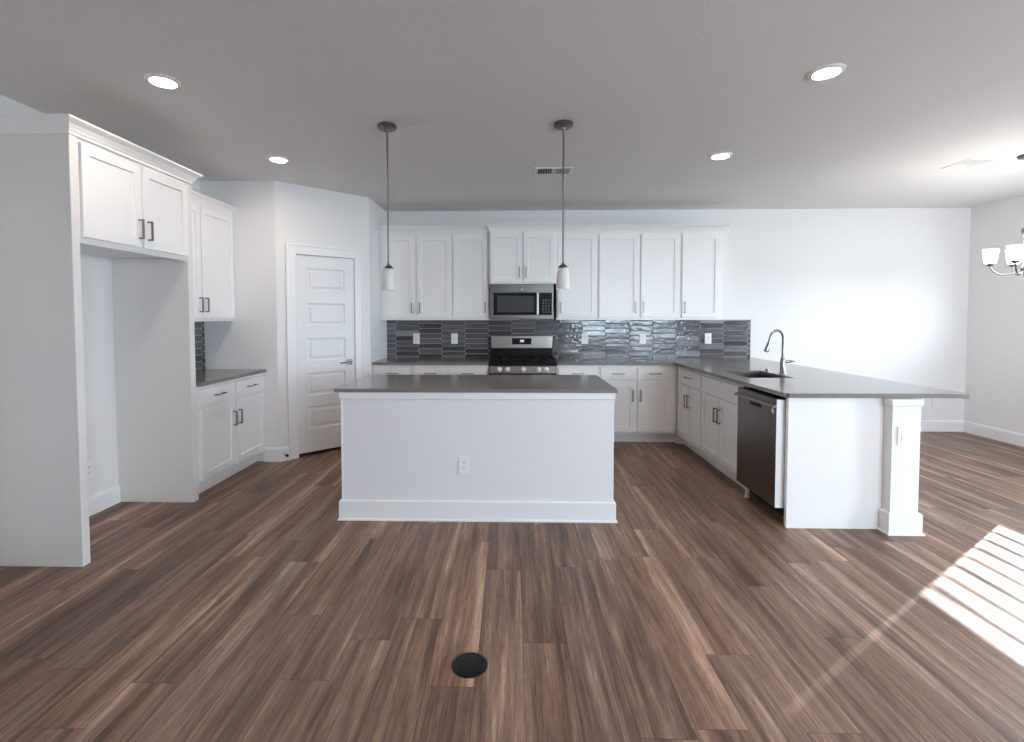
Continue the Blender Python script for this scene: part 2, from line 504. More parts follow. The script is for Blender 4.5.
# windows: frames, panes, blind
for k, (a, bb, c, d) in enumerate(WIN_R + WIN_B):
    right = k < len(WIN_R)
    q = B(); fr = 0.045
    mp = (lambda x0, y0, z0, x1, y1, z1: q.box(XR + 0.075 + x0, y0, z0, XR + 0.075 + x1, y1, z1)) if right else \
         (lambda x0, y0, z0, x1, y1, z1: q.box(y0, YR - 0.115 + x0, z0, y1, YR - 0.115 + x1, z1))
    e = 0.001
    mp(0, a + e, c + e, 0.04, a + fr, d - e); mp(0, bb - fr, c + e, 0.04, bb - e, d - e)
    mp(0, a + fr, c + e, 0.04, bb - fr, c + fr); mp(0, a + fr, d - fr, 0.04, bb - fr, d - e)
    if k == 0:
        pass
    else:
        mid = (a + bb) / 2; mp(0, mid - 0.03, c + fr, 0.04, mid + 0.03, d - fr)
    wo = q.build('window_%d' % (k + 1), M['trim'])
    struct(wo, ['right wall window fitted with a horizontal blind', 'sliding glass patio door in the right wall', 'living room window behind the camera', 'living room window behind the camera near the right wall'][k], 'window')
    q = B()
    if right: q.box(XR + 0.092, a + fr, c + fr, XR + 0.096, bb - fr, d - fr)
    else: q.box(a + fr, YR - 0.10, c + fr, bb - fr, YR - 0.096, d - fr)
    q.build('pane', M['pane'], wo)

a, bb, c, d = WIN_R[0]
bl = thing('window_blind', 'white horizontal slat blind hanging in the right wall window', 'blind', (XR + 0.02, (a + bb) / 2, d))
q = B(); y0, y1 = a + 0.012, 4.963
cx_ = XR + 0.02


def slat(z, tilt, wd=0.058):
    dx, dz = math.cos(tilt) * wd / 2, math.sin(tilt) * wd / 2
    nx, nz_ = -math.sin(tilt) * 0.0013, math.cos(tilt) * 0.0013
    pts = [(cx_ - dx - nx, y0, z - dz - nz_), (cx_ + dx - nx, y0, z + dz - nz_), (cx_ + dx + nx, y0, z + dz + nz_), (cx_ - dx + nx, y0, z - dz + nz_)]
    q.prism(pts, (0, y1 - y0, 0))


for i in range(9):
    slat(1.108 + 0.078 * i, math.radians(0))
z = 1.108 + 0.078 * 8 + 0.010
while z < d - 0.06:
    slat(z, math.radians(88)); z += 0.046
q.xf(Matrix.Translation(-Vector(bl.location))); q.build('slats', M['trim'], bl)
q = B(); q.box(-0.018, -0.48, -0.05, 0.03, 0.38, -0.002); q.build('head_rail', M['trim'], bl, 0.003)

# patio ground outside
q = B(); q.box(XR + WT, YR - 6, -0.30, XR + 14, YB + 4, -0.14)
struct(q.build('floor_patio', M['ground']), 'pale concrete patio outside the right wall', 'ground')

# pantry enclosure: return wall, angled wall with door opening, side wall
dA = Vector((PB[0] - PA[0], PB[1] - PA[1])); DL = dA.length; tA = dA / DL
nA = Vector((tA.y, -tA.x))                  # towards the room
DIAG = math.atan2(tA.y, tA.x)
DX0, DX1, DH = 0.180, 0.812, 2.058          # door opening along the angled wall
IW = 0.11
MD = Matrix.Translation((PA[0], PA[1], 0)) @ Matrix.Rotation(DIAG, 4, 'Z')   # local x along wall, -y to the room
q = B()
q.slab([0, DX0, DX1, DL], [0.0, DH, ZC], lambda i, j: not (i == 1 and j == 0), 0.0, IW, lambda u, v, t: (u, t, v))
q.xf(MD)
q.box(XL, PA[1], 0, PA[0], PA[1] + IW, ZC)
q.box(PB[0] - IW, PB[1], 0, PB[0], YB, ZC)
struct(q.build('wall_pantry', M['wall']), 'white walls boxing in the corner pantry', 'wall')

BASE = [(0, 0.0), (0.016, 0.0), (0.016, 0.112), (0.012, 0.128), (0.005, 0.136), (0, 0.138)]


def baseboard(name, path, label, prof=BASE):
    q = B(); q.sweep(path, prof)
    return struct(q.build(name, M['trim']), label, 'baseboard')


def dp(s, n=0.0):
    v = Vector(PA) + tA * s + nA * n
    return (v.x, v.y)


SHOE = [(0, 0.0), (0.024, 0.0), (0.024, 0.010), (0.016, 0.017), (0.016, 0.112), (0.012, 0.128), (0.005, 0.136), (0, 0.138)]
baseboard('baseboard_left', [(XL, 2.735), (XL, 3.652)], 'white baseboard at the back of the refrigerator recess')
baseboard('baseboard_left_front', [(XL, 1.19), (XL, 2.672)], 'white baseboard of the left wall in front of the cabinets')
baseboard('baseboard_pantry', [(-2.437, PA[1]), PA, dp(DX0 - 0.091)], 'white baseboard wrapping the pantry wall corner', SHOE)
baseboard('baseboard_pantry_side', [dp(DX1 + 0.092), PB, (PB[0], 5.47)], 'white baseboard right of the pantry door', SHOE)
baseboard('baseboard_back', [(2.70, YB), (XR, YB)], 'white baseboard along the back wall right of the peninsula', BASE)
baseboard('baseboard_right', [(XR, YB - 0.016), (XR, 2.80)], 'white baseboard along the right wall', BASE)

# door casing
q = B(); CW = 0.088
for (x0, x1, z0, z1) in ((DX0 - CW, DX0, 0, DH + CW), (DX1, DX1 + CW, 0, DH + CW), (DX0, DX1, DH, DH + CW)):
    q.box(x0, -0.019, z0, x1, -0.0005, z1)
# raised back band on the outer edge, and jambs inside the opening
q.box(DX0 - CW - 0.006, -0.026, 0, DX0 - CW + 0.012, -0.0005, DH + CW + 0.006)
q.box(DX1 + CW - 0.012, -0.026, 0, DX1 + CW + 0.006, -0.0005, DH + CW + 0.006)
q.box(DX0 - CW + 0.012, -0.026, DH + CW - 0.012, DX1 + CW - 0.012, -0.0005, DH + CW + 0.006)
q.box(DX0, -0.019, 0, DX0 + 0.005, IW, DH); q.box(DX1 - 0.005, -0.019, 0, DX1, IW, DH); q.box(DX0, -0.019, DH - 0.005, DX1, IW, DH)
q.xf(MD); struct(q.build('trim_1', M['trim'], bevel=0.002), 'white casing around the pantry door', 'door casing')

# pantry door: five raised panels, lever handle, hinges
door = bpy.data.objects.new('door_1', None); COL.objects.link(door); door.location = (*dp(DX0 + 0.008), 0); door.rotation_euler = (0, 0, DIAG)
struct(door, 'white five panel pantry door in the angled corner wall', 'door')
DWID = DX1 - DX0 - 0.016
q = B()
zs = [0.035]
for zb in (0.272, 0.618, 0.973, 1.333, 1.690):
    zs += [zb, zb + 0.232]
zs.append(DH - 0.009)
px0, px1 = 0.105, DWID - 0.105
q.slab([0, px0, px1, DWID], zs, lambda i, j: not (i == 1 and j % 2 == 1), 0.002, 0.037, lambda u, v, t: (u, t, v))
for zb in (0.272, 0.618, 0.973, 1.333, 1.690):
    z0, z1 = zb, zb + 0.232
    rings = []
    for (ins, y) in ((0, 0.002), (0.012, 0.013), (0.028, 0.013), (0.046, 0.005)):
        rings.append([q.bm.verts.new(p) for p in ((px0 + ins, y, z0 + ins), (px1 - ins, y, z0 + ins), (px1 - ins, y, z1 - ins), (px0 + ins, y, z1 - ins))])
    for r_a, r_b in zip(rings, rings[1:]):
        for k in range(4):
            q.bm.faces.new((r_a[k], r_a[(k + 1) % 4], r_b[(k + 1) % 4], r_b[k]))
    q.bm.faces.new(rings[-1])
    q.box(px0, 0.030, z0, px1, 0.036, z1)
bmesh.ops.remove_doubles(q.bm, verts=q.bm.verts[:], dist=1e-5)
q.build('slab', M['door'], door)
hx = DWID - 0.062
q = B(); q.box(hx - 0.032, -0.008, 0.906, hx + 0.032, 0.0015, 0.970); q.lathe([(0.011, -0.052), (0.011, -0.008)], 16, (hx, 0, 0.938), 'y')
q.tube([(hx, -0.046, 0.938), (hx - 0.05, -0.048, 0.938), (hx - 0.125, -0.044, 0.936)], [0.010, 0.008, 0.007], 10)
hd = q.build('door_handle', M['chrome'], door, 0.002); hd['label'] = 'satin lever handle with square rose'
for zz in (0.24, 1.02, 1.82):
    q = B(); q.lathe([(0.006, zz), (0.006, zz + 0.085)], 10, (-0.006, -0.004, 0)); q.build('hinge', M['nickel'], door)
# pantry interior stays dark: a floor strip of shadow comes from the closed room itself

q = B(); q.lathe([(0.006, 0.0), (0.006, 0.05), (0.013, 0.051), (0.013, 0.064), (0.008, 0.068)], 14, (0, 0, 0), 'y')
q.xf(Matrix.Rotation(PI, 4, 'Z'))
ds = q.build('door_stop', M['black']); ds.location = (*dp(0.05, 0.0165), 0.062); ds.rotation_euler = (0, 0, DIAG)
tag(ds, 'small black door stop on the baseboard left of the pantry door', 'door stop')


# ------------------------------------------------------------------ cabinets
# local frame: x to the right seen from the front, y = 0 the face frame, +y into the wall, z up
def pull(parent, x, z, vertical, y=-0.0205, ln=0.118, mat=None):
    q = B(); h = ln / 2; p = 0.030
    if vertical: path = [(x, y + 0.001, z - h), (x, y - p, z - h), (x, y - p, z + h), (x, y + 0.001, z + h)]
    else: path = [(x - h, y + 0.001, z), (x - h, y - p, z), (x + h, y - p, z), (x + h, y + 0.001, z)]
    q.tube(path, 0.0052, square=True)
    return q.build('handle', mat or M['nickel'], parent, 0.001)


def shaker(root, x0, x1, z0, z1, name='door', mat=None, rail=0.058, y=-0.0015, t=0.019):
    """door with a flat recessed panel inside a raised frame"""
    q = B(); yf = y - t
    o_ = [(x0, z0), (x1, z0), (x1, z1), (x0, z1)]
    i_ = [(x0 + rail, z0 + rail), (x1 - rail, z0 + rail), (x1 - rail, z1 - rail), (x0 + rail, z1 - rail)]
    k = 0.003; dpt = 0.011
    j_ = [(i_[0][0] + k, i_[0][1] + k), (i_[1][0] - k, i_[1][1] + k), (i_[2][0] - k, i_[2][1] - k), (i_[3][0] + k, i_[3][1] - k)]
    cch = 0.0025
    oc = [(o_[0][0] + cch, o_[0][1] + cch), (o_[1][0] - cch, o_[1][1] + cch), (o_[2][0] - cch, o_[2][1] - cch), (o_[3][0] + cch, o_[3][1] - cch)]
    rings = []
    for pts, yy in ((o_, y), (o_, yf + cch), (oc, yf), (i_, yf), (j_, yf + dpt)):
        rings.append([q.bm.verts.new((p[0], yy, p[1])) for p in pts])
    for a_, b_ in zip(rings, rings[1:]):
        for n in range(4):
            q.bm.faces.new((a_[n], a_[(n + 1) % 4], b_[(n + 1) % 4], b_[n]))
    q.bm.faces.new(rings[-1]); q.bm.faces.new(rings[0][::-1])
    return q.build(name, mat or M['cabinet'], root)


def drawer(root, x0, x1, z0, z1, name='drawer', y=-0.0015, t=0.019):
    q = B(); q.box(x0, y - t, z0, x1, y, z1)
    return q.build(name, M['cabinet'], root, 0.003)


CROWN = [(0.0, -0.012), (0.006, -0.012), (0.006, 0.004), (0.011, 0.008), (0.016, 0.020), (0.030, 0.040), (0.050, 0.055), (0.056, 0.060), (0.056, 0.072), (0.0, 0.072)]


def crown_prof(z):
    return [(o, z + h) for (o, h) in CROWN]


def wall_cab(label, loc, rz, w_, depth, z0, z1, doors, cat='cabinet', group=None, name='wall_cabinet', dz=(0.028, 0.022), lip=0):
    """doors: (x0, x1, handle side or None)"""
    t = thing(name, label, cat, (loc[0], loc[1], z0), rz, group)
    H = z1 - z0
    q = B()
    if lip: q.prism([(0, 0, 0), (0, 0, H), (0, depth, H), (0, depth, lip), (0, 0.02, lip), (0, 0.02, 0)], (w_, 0, 0))
    else: q.box(0, 0, 0, w_, depth, H)
    q.build('body', M['cabinet'], t, 0.0015)
    for (x0, x1, hs) in doors:
        d_ = shaker(t, x0, x1, dz[0], H - dz[1])
        if hs: pull(d_, (x1 - 0.030) if hs == 'R' else (x0 + 0.030), dz[0] + 0.117, True)
    return t


def base_cab(label, loc, rz, w_, depth, fronts, group=None, name='base_cabinet', top=True, toe=0.075, filler=False):
    """fronts: ('door'|'drawer'|'panel', x0, x1, z0, z1, handle side)"""
    t = thing(name, label, 'cabinet', (loc[0], loc[1], 0), rz, group)
    q = B()
    if top: q.prism([(0, toe, 0), (0, toe, 0.105), (0, 0, 0.105), (0, 0, 0.882), (0, depth, 0.882), (0, depth, 0)], (w_, 0, 0))
    else:
        q.box(0, 0, 0.105, w_, 0.02, 0.882); q.box(0, 0.021, 0.105, 0.018, depth, 0.882); q.box(w_ - 0.018, 0.021, 0.105, w_, depth, 0.882)
        q.box(0.0185, depth - 0.012, 0.105, w_ - 0.0185, depth, 0.882); q.box(0.0185, 0.021, 0.105, w_ - 0.0185, depth - 0.013, 0.123); q.box(0, toe, 0, w_, depth, 0.104)
    q.build('body', M['cabinet'], t)
    if filler: q = B(); q.box(-0.079, -0.004, 0, -0.0005, toe - 0.0005, 0.104); q.build('toe_filler', M['cabinet'], t)
    for (k, x0, x1, z0, z1, hs) in fronts:
        if k == 'door':
            d_ = shaker(t, x0, x1, z0, z1)
            if hs: pull(d_, (x1 - 0.030) if hs == 'R' else (x0 + 0.030), z1 - 0.155, True)
        else:
            d_ = drawer(t, x0, x1, z0, z1, 'drawer' if k == 'drawer' else 'false_drawer')
            if hs: pull(d_, (x0 + x1) / 2, (z0 + z1) / 2, False)
    return t


g = 0.0015
DZ0, DZ1, WZ0, WZ1 = 0.135, 0.700, 0.722, 0.858   # door / drawer heights

# --- left wall: refrigerator recess ---------------------------------------------------
FX = -2.442                                        # front of the tall panels
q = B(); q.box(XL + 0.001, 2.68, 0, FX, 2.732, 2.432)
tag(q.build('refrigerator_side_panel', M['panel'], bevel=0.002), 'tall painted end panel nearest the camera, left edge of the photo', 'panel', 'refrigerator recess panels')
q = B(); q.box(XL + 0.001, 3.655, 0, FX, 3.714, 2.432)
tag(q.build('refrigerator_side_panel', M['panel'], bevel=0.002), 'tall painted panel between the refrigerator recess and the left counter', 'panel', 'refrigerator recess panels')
# rotated +90 deg: local x -> +Y, local -y -> +X
Wf = 3.653 - 2.734
t = wall_cab('deep white two door cabinet with crown above the empty refrigerator recess', (FX - 0.004, 2.734, 0), PI / 2, Wf, FX - 0.004 - XL - 0.002, 1.842, 2.432,
             [(0.006, Wf / 2 - 0.010, 'R'), (Wf / 2 + 0.010, Wf - 0.006, 'L')], name='refrigerator_wall_cabinet', dz=(0.036, 0.024), lip=0.028)
q = B(); q.sweep([(2.68 - 2.734 - 0.0, 0.58), (2.68 - 2.734, -0.006), (3.714 - 2.734, -0.006), (3.714 - 2.734, 0.58)][::1], crown_prof(2.434 - 1.842 + 0.012))
q.build('crown_molding', M['cabinet'], t)

# --- left wall: upper cabinet, base cabinet, counter, splash ------------------------
UX = -2.722
t = wall_cab('white two door upper cabinet on the left wall beside the pantry', (UX, 3.718, 0), PI / 2, 1.012, UX - XL - 0.002, 1.385, 2.41,
             [(0.012, 0.497, 'R'), (0.515, 1.000, 'L')])
q = B(); q.sweep([(0.0, -0.001), (1.012, -0.001)], crown_prof(1.025 - 0.0)); q.build('crown_molding', M['cabinet'], t)
base_cab('white base cabinet with two drawers over two doors left of the pantry', (FX, 3.718, 0), PI / 2, 1.012, FX - XL - 0.002,
         [('drawer', 0.020, 0.490, WZ0, WZ1, 'C'), ('drawer', 0.512, 0.994, WZ0, WZ1, 'C'),
          ('door', 0.020, 0.490, DZ0, DZ1, 'R'), ('door', 0.512, 0.994, DZ0, DZ1, 'L')])
q = B(); q.box(XL + 0.001, 3.716, 0.884, FX + 0.034, PA[1] - 0.001, 0.914)
tag(q.build('countertop', M['quartz'], bevel=0.003), 'short taupe quartz countertop on the left wall cabinet', 'countertop', 'quartz countertops')

# --- back wall -----------------------------------------------------------------------
UY = YB - 0.33
uy = YB - UY - 0.002
ua, ub, uc = -1.573, -0.706, -0.262
wall_cab('white double door upper cabinet beside the pantry side wall', (ua, UY, 0), 0, ub - ua - g, uy, 1.385, 2.41,
         [(0.036, 0.420, 'R'), (0.450, ub - ua - 0.014, 'L')], group='upper cabinets on the back wall')
wall_cab('narrow white single door upper cabinet left of the microwave', (ub, UY, 0), 0, uc - ub - g, uy, 1.385, 2.41,
         [(0.010, uc - ub - 0.022, 'R')], group='upper cabinets on the back wall')
ud, ue, uf, ug = 0.527, 1.013, 1.977, 2.465
wall_cab('narrow white single door upper cabinet right of the microwave', (ud + g, UY, 0), 0, ue - ud - 2 * g, uy, 1.385, 2.41,
         [(0.016, ue - ud - 0.016, 'L')], group='upper cabinets on the back wall')
wall_cab('white double door upper cabinet, middle of the three right of the range', (ue, UY, 0), 0, uf - ue - g, uy, 1.385, 2.41,
         [(0.012, 0.475, 'R'), (0.500, uf - ue - 0.016, 'L')], group='upper cabinets on the back wall')
wall_cab('white single door upper cabinet at the right end of the row', (uf, UY, 0), 0, ug - uf, uy, 1.385, 2.41,
         [(0.014, 0.453, 'L')], group='upper cabinets on the back wall')
q = B(); q.sweep([(ua, UY - 0.001), (uc - 0.004, UY - 0.001)], crown_prof(2.424))
tag(q.build('crown_molding', M['cabinet']), 'white crown molding over the upper cabinets left of the microwave', 'molding', 'crown moldings on the back wall')
q = B(); q.sweep([(ud + 0.002, UY - 0.001), (ug + 0.001, UY - 0.001), (ug + 0.001, YB - 0.002)], crown_prof(2.424))
tag(q.build('crown_molding', M['cabinet']), 'white crown molding over the upper cabinets right of the microwave', 'molding', 'crown moldings on the back wall')
# deeper, taller cabinet over the microwave
MY = UY - 0.085
t = wall_cab('small raised white two door cabinet directly above the microwave', (uc, MY, 0), 0, ud - uc, YB - MY - 0.002, 1.808, 2.420,
             [(0.016, 0.380, 'R'), (0.396, ud - uc - 0.024, 'L')], name='wall_cabinet', group='upper cabinets on the back wall', dz=(0.016, 0.018))
q = B(); q.sweep([(-0.001, 0.20), (-0.001, -0.001), (ud - uc + 0.001, -0.001), (ud - uc + 0.001, 0.20)], crown_prof(2.432 - 1.808)); q.build('crown_molding', M['cabinet'], t)

# base cabinets along the back wall
BY = 5.492
bd = YB - BY - 0.002
RX0, RX1 = -0.258, 0.500
base_cab('white base cabinet with two drawers left of the range by the pantry', (-1.573, BY, 0), 0, -0.712 + 1.573, bd,
         [('drawer', 0.034, 0.434, WZ0, WZ1, 'C'), ('drawer', 0.478, 0.842, WZ0, WZ1, 'C'),
          ('door', 0.034, 0.434, DZ0, DZ1, 'R'), ('door', 0.478, 0.842, DZ0, DZ1, 'L')], group='base cabinets on the back wall')
base_cab('narrow white base cabinet touching the range on its left', (-0.710, BY, 0), 0, RX0 - 0.004 + 0.710, bd,
         [('drawer', 0.012, 0.428, WZ0, WZ1, 'C'), ('door', 0.012, 0.428, DZ0, DZ1, 'R')], group='base cabinets on the back wall')
base_cab('narrow white base cabinet touching the range on its right', (RX1 + 0.004, BY, 0), 0, 0.970 - RX1 - 0.006, bd,
         [('drawer', 0.020, 0.446, WZ0, WZ1, 'C'), ('door', 0.020, 0.446, DZ0, DZ1, 'R')], group='base cabinets on the back wall')
base_cab('white base cabinet with two drawers and two doors in the back right corner', (0.970, BY, 0), 0, 1.842 - 0.970, bd,
         [('drawer', 0.020, 0.406, WZ0, WZ1, 'C'), ('drawer', 0.432, 0.818, WZ0, WZ1, 'C'),
          ('door', 0.020, 0.406, DZ0, DZ1, 'R'), ('door', 0.432, 0.818, DZ0, DZ1, 'L')], group='base cabinets on the back wall')

# peninsula run, facing left: local x -> -Y, local -y -> -X
PX = 1.846
pdp = 0.60
base_cab('white peninsula base cabinet with one wide drawer, nearest the corner', (PX, 5.488, 0), -PI / 2, 5.488 - 4.757, pdp,
         [('drawer', 0.088, 0.716, WZ0, WZ1, 'C'), ('door', 0.088, 0.394, DZ0, DZ1, 'R'), ('door', 0.410, 0.716, DZ0, DZ1, 'L')], group='peninsula cabinets', filler=True)
base_cab('white sink base cabinet under the faucet with a false drawer front', (PX, 4.755, 0), -PI / 2, 4.755 - 3.935, pdp,
         [('panel', 0.020, 0.800, WZ0, WZ1, None), ('door', 0.020, 0.402, DZ0, DZ1, 'R'), ('door', 0.418, 0.800, DZ0, DZ1, 'L')], group='peninsula cabinets', name='sink_cabinet', top=False)
q = B(); q.box(1.840, 3.288, 0, 2.465, 3.318, 0.883)
tag(q.build('peninsula_end_panel', M['cabinet'], bevel=0.0015), 'white flat end panel of the peninsula beside the dishwasher', 'panel')
# knee wall behind the peninsula cabinets, ending in a trimmed post
q = B(); q.box(2.466, 3.215, 0, 2.645, YB - 0.002, 0.882)
struct(q.build('wall_peninsula', M['wall']), 'white half wall carrying the peninsula counter', 'wall')
PB_ = [(0, 0.0), (0.028, 0.0), (0.028, 0.010), (0.018, 0.016), (0.018, 0.135), (0.012, 0.141), (0, 0.141)]
baseboard('baseboard_peninsula', [(2.466, 3.286), (2.466, 3.215), (2.645, 3.215), (2.645, YB - 0.02)], 'white baseboard around the foot of the peninsula post', PB_)
q = B(); q.sweep([(2.466, 3.286), (2.466, 3.215), (2.645, 3.215), (2.645, YB - 0.02)], [(0, 0.838), (0.004, 0.838), (0.010, 0.848), (0.010, 0.882), (0, 0.882)])
struct(q.build('trim_2', M['trim']), 'small white cap trim at the top of the peninsula post', 'trim')

# countertops on the back wall and the peninsula
q = B(); q.box(-1.574, 5.452, 0.884, RX0 - 0.003, YB - 0.001, 0.914)
tag(q.build('countertop', M['quartz'], bevel=0.003), 'taupe quartz countertop on the back wall left of the range', 'countertop', 'quartz countertops')
CX0, CX1, CY0 = 1.806, 2.995, 3.262
SK = (1.965, 2.335, 4.10, 4.66)
xs = [RX1 + 0.003, CX0, SK[0], SK[1], CX1]; ys = [CY0, SK[2], SK[3], 5.452, YB - 0.001]


def cfill(i, j):
    if i == 0: return j == 3
    return not (i == 2 and j == 1)


q = B(); q.slab(xs, ys, cfill, 0.884, 0.914, lambda u, v, t_: (u, v, t_))
ed = [e for e in q.bm.edges if all(abs(v.co.x - CX0) < 1e-4 and abs(v.co.y - CY0) < 1e-4 for v in e.verts)]
bmesh.ops.bevel(q.bm, geom=ed, offset=0.022, segments=4, affect='EDGES')
tag(q.build('countertop', M['quartz'], bevel=0.003), 'large L shaped taupe quartz countertop with the sink over the peninsula', 'countertop', 'quartz countertops')

# sink
t = thing('sink', 'undermount steel sink set in the peninsula countertop', 'sink', ((SK[0] + SK[1]) / 2, (SK[2] + SK[3]) / 2, 0.68))
sx, sy2 = (SK[1] - SK[0]) / 2 + 0.006, (SK[3] - SK[2]) / 2 + 0.006
q = B()
rings = []
for (k, zz) in ((1.06, 0.2025), (1.0, 0.2025), (0.985, 0.03), (0.93, 0.005), (0.10, 0.0)):
    rings.append([q.bm.verts.new((x * k, y * k if k > 0.2 else y * k * 0.7, zz)) for (x, y) in ((-sx, -sy2), (sx, -sy2), (sx, sy2), (-sx, sy2))])
for a_, b_ in zip(rings, rings[1:]):
    for n in range(4): q.bm.faces.new((a_[n], a_[(n + 1) % 4], b_[(n + 1) % 4], b_[n]))
q.bm.faces.new(rings[-1])
so = q.build('basin', M['sink_steel'], t)
md = so.modifiers.new('solid', 'SOLIDIFY'); md.thickness = 0.0015; md.offset = 0
q = B(); q.lathe([(0.045, 0.002), (0.045, 0.005), (0.030, 0.003), (0.012, 0.006)], 20); q.build('drain', M['chrome'], t)

# faucet: tall pull-down gooseneck reaching over the sink (-X)
t = thing('faucet', 'tall brushed gooseneck faucet standing behind the sink', 'faucet', (2.398, 4.385, 0.914))
q = B(); q.lathe([(0.027, 0.0), (0.027, 0.006), (0.023, 0.012), (0.021, 0.10), (0.0215, 0.135), (0.014, 0.145)], 24); q.build('base', M['chrome'], t, smooth=True)
pth = [(0, 0, 0.13), (0, 0, 0.20), (0, 0, 0.318)]
for k in range(1, 15):
    a_ = math.radians(165) * k / 14
    pth.append((-0.058 + 0.058 * math.cos(a_), -0.010 * k / 14, 0.318 + 0.066 * math.sin(a_)))
dr = Vector((-0.30, -0.02, -1)).normalized()
e1 = Vector(pth[-1]) + dr * 0.055; pth.append(tuple(e1))
q = B(); q.tube(pth, 0.0115, 16); q.build('spout', M['chrome'], t, smooth=True)
q = B(); q.tube([e1 - dr * 0.004, e1 + dr * 0.02, e1 + dr * 0.075, e1 + dr * 0.090], [0.0125, 0.0145, 0.0215, 0.018], 16); q.build('spray_head', M['chrome'], t, smooth=True)
q = B(); q.tube([(0.0, 0, 0.112), (0.040, -0.008, 0.112), (0.058, -0.012, 0.112), (0.064, -0.020, 0.114), (0.066, -0.060, 0.118)], [0.0135, 0.0135, 0.012, 0.006, 0.005], 14)
q.build('lever', M['chrome'], t, smooth=True)
q = B(); q.lathe([(0.020, 0.0), (0.020, 0.006), (0.014, 0.009), (0.013, 0.018), (0.010, 0.020)], 20)
ab = q.build('sink_button', M['chrome'], smooth=True); ab.location = (2.405, 4.66, 0.9142)
tag(ab, 'small round metal button on the counter behind the sink', 'button')

# ------------------------------------------------------------------ dishwasher, pulled slightly forward
t = thing('dishwasher', 'stainless dishwasher standing slightly proud of the peninsula cabinets', 'dishwasher', (1.785, 3.908, 0), -PI / 2)
W_ = 0.572
q = B(); q.box(0.010, 0.064, 0.085, W_ - 0.010, 0.60, 0.860); q.build('tub', M['shadow'], t)
q = B(); q.box(0, 0.004, 0.118, W_, 0.062, 0.800); q.build('door', M['steel_floor_reflect'], t, 0.003)
q = B(); q.box(0, 0.004, 0.802, W_, 0.062, 0.862); q.build('control_panel', M['steel_floor_reflect'], t, 0.003)
q = B()
q.prism([(0.0, 0.004, 0.826), (0.0, -0.018, 0.820), (0.0, -0.026, 0.812), (0.0, -0.024, 0.800), (0.0, -0.004, 0.802), (0.0, 0.004, 0.806)], (W_, 0, 0))
ho = q.build('handle', M['steel_floor_reflect'], t, 0.002)
q = B(); q.box(W_ / 2 - 0.085, 0.0025, 0.765, W_ / 2 + 0.085, 0.006, 0.796); q.build('pocket_recess', M['black'], t, 0.001)
q = B(); q.box(W_ + 0.0002, 0.003, 0.120, W_ + 0.0022, 0.062, 0.860); so = q.build('door_edge', M['steel_glare'], t); so['label'] = 'bare side edge of the door, glare put into its white'
q = B(); q.lathe([(0.017, 0.0005), (0.017, 0.0035)], 20, (W_ - 0.045, 0, 0.775), 'y'); q.build('badge', M['plastic'], t)
q = B(); q.box(0.02, 0.10, 0.030, W_ - 0.02, 0.115, 0.112); q.build('toe_plate', M['black'], t)
for (x, y) in ((0.05, 0.065), (W_ - 0.06, 0.30), (0.05, 0.55), (W_ - 0.06, 0.55)):
    q = B(); q.lathe([(0.019, 0.0), (0.019, 0.012), (0.013, 0.018), (0.013, 0.09)], 16, (x, y, 0)); q.build('foot', M['plastic'], t)

# ------------------------------------------------------------------ gas range
RW = RX1 - RX0
RY = 5.455
t = thing('gas_range', 'stainless gas range with black cooktop between the back wall cabinets', 'range', ((RX0 + RX1) / 2, RY, 0))
h = RW / 2 - 0.002
RD = 6.118 - RY
q = B(); q.box(-h, 0.03, 0.02, h, RD, 0.895); q.build('body', M['stainless'], t, 0.002)
q = B(); q.prism([(-h, 0.0, 0.793), (-h, 0.020, 0.876), (-h, 0.06, 0.876), (-h, 0.06, 0.793)], (2 * h, 0, 0))
cpn = q.build('control_panel', M['stainless'], t, 0.002)
for kx in (-0.258, -0.168, 0.008, 0.180, 0.266):
    q = B()
    q.lathe([(0.027, 0.0), (0.027, -0.006), (0.020, -0.009), (0.0185, -0.030), (0.015, -0.034)], 24, (0, 0, 0), 'y')
    q.box(-0.003, -0.037, -0.018, 0.003, -0.028, 0.018)
    q.xf(Matrix.Translation((kx, 0.010, 0.836)) @ Matrix.Rotation(-0.23, 4, 'X'))
    q.build('knob', M['steel_glare'], cpn, smooth=True)
q = B(); q.box(-h, -0.004, 0.255, h, 0.028, 0.770); dr_ = q.build('oven_door', M['stainless'], t, 0.004)
q = B(); q.box(-h + 0.09, -0.006, 0.36, h - 0.09, -0.003, 0.62); q.build('window', M['black_glass'], dr_, 0.001)
q = B(); q.tube([(-h + 0.05, -0.003, 0.715), (-h + 0.05, -0.05, 0.715), (h - 0.05, -0.05, 0.715), (h - 0.05, -0.003, 0.715)], 0.011, 12); q.build('handle', M['stainless'], dr_, smooth=True)
q = B(); q.box(-h, 0.002, 0.771, h, 0.0295, 0.792); q.build('door_gap_strip', M['black'], t)
q = B(); q.box(-h, -0.002, 0.06, h, 0.028, 0.245); q.build('storage_drawer', M['stainless'], t, 0.004)
q = B(); q.box(-h - 0.004, -0.006, 0.877, h + 0.004, 0.0255, 0.918); q.box(-h, 0.026, 0.896, h, RD - 0.058, 0.914); q.build('cooktop', M['black'], t, 0.003)
for (bx, by, br) in ((-0.24, 0.17, 0.05), (-0.24, 0.43, 0.04), (0.24, 0.17, 0.05), (0.24, 0.43, 0.04), (0, 0.30, 0.045)):
    q = B(); q.lathe([(br, 0.0), (br, 0.010), (br * 0.8, 0.012), (br * 0.8, 0.022), (br * 0.7, 0.024)], 20, (bx, by, 0.9145)); q.build('burner', M['iron'], t)
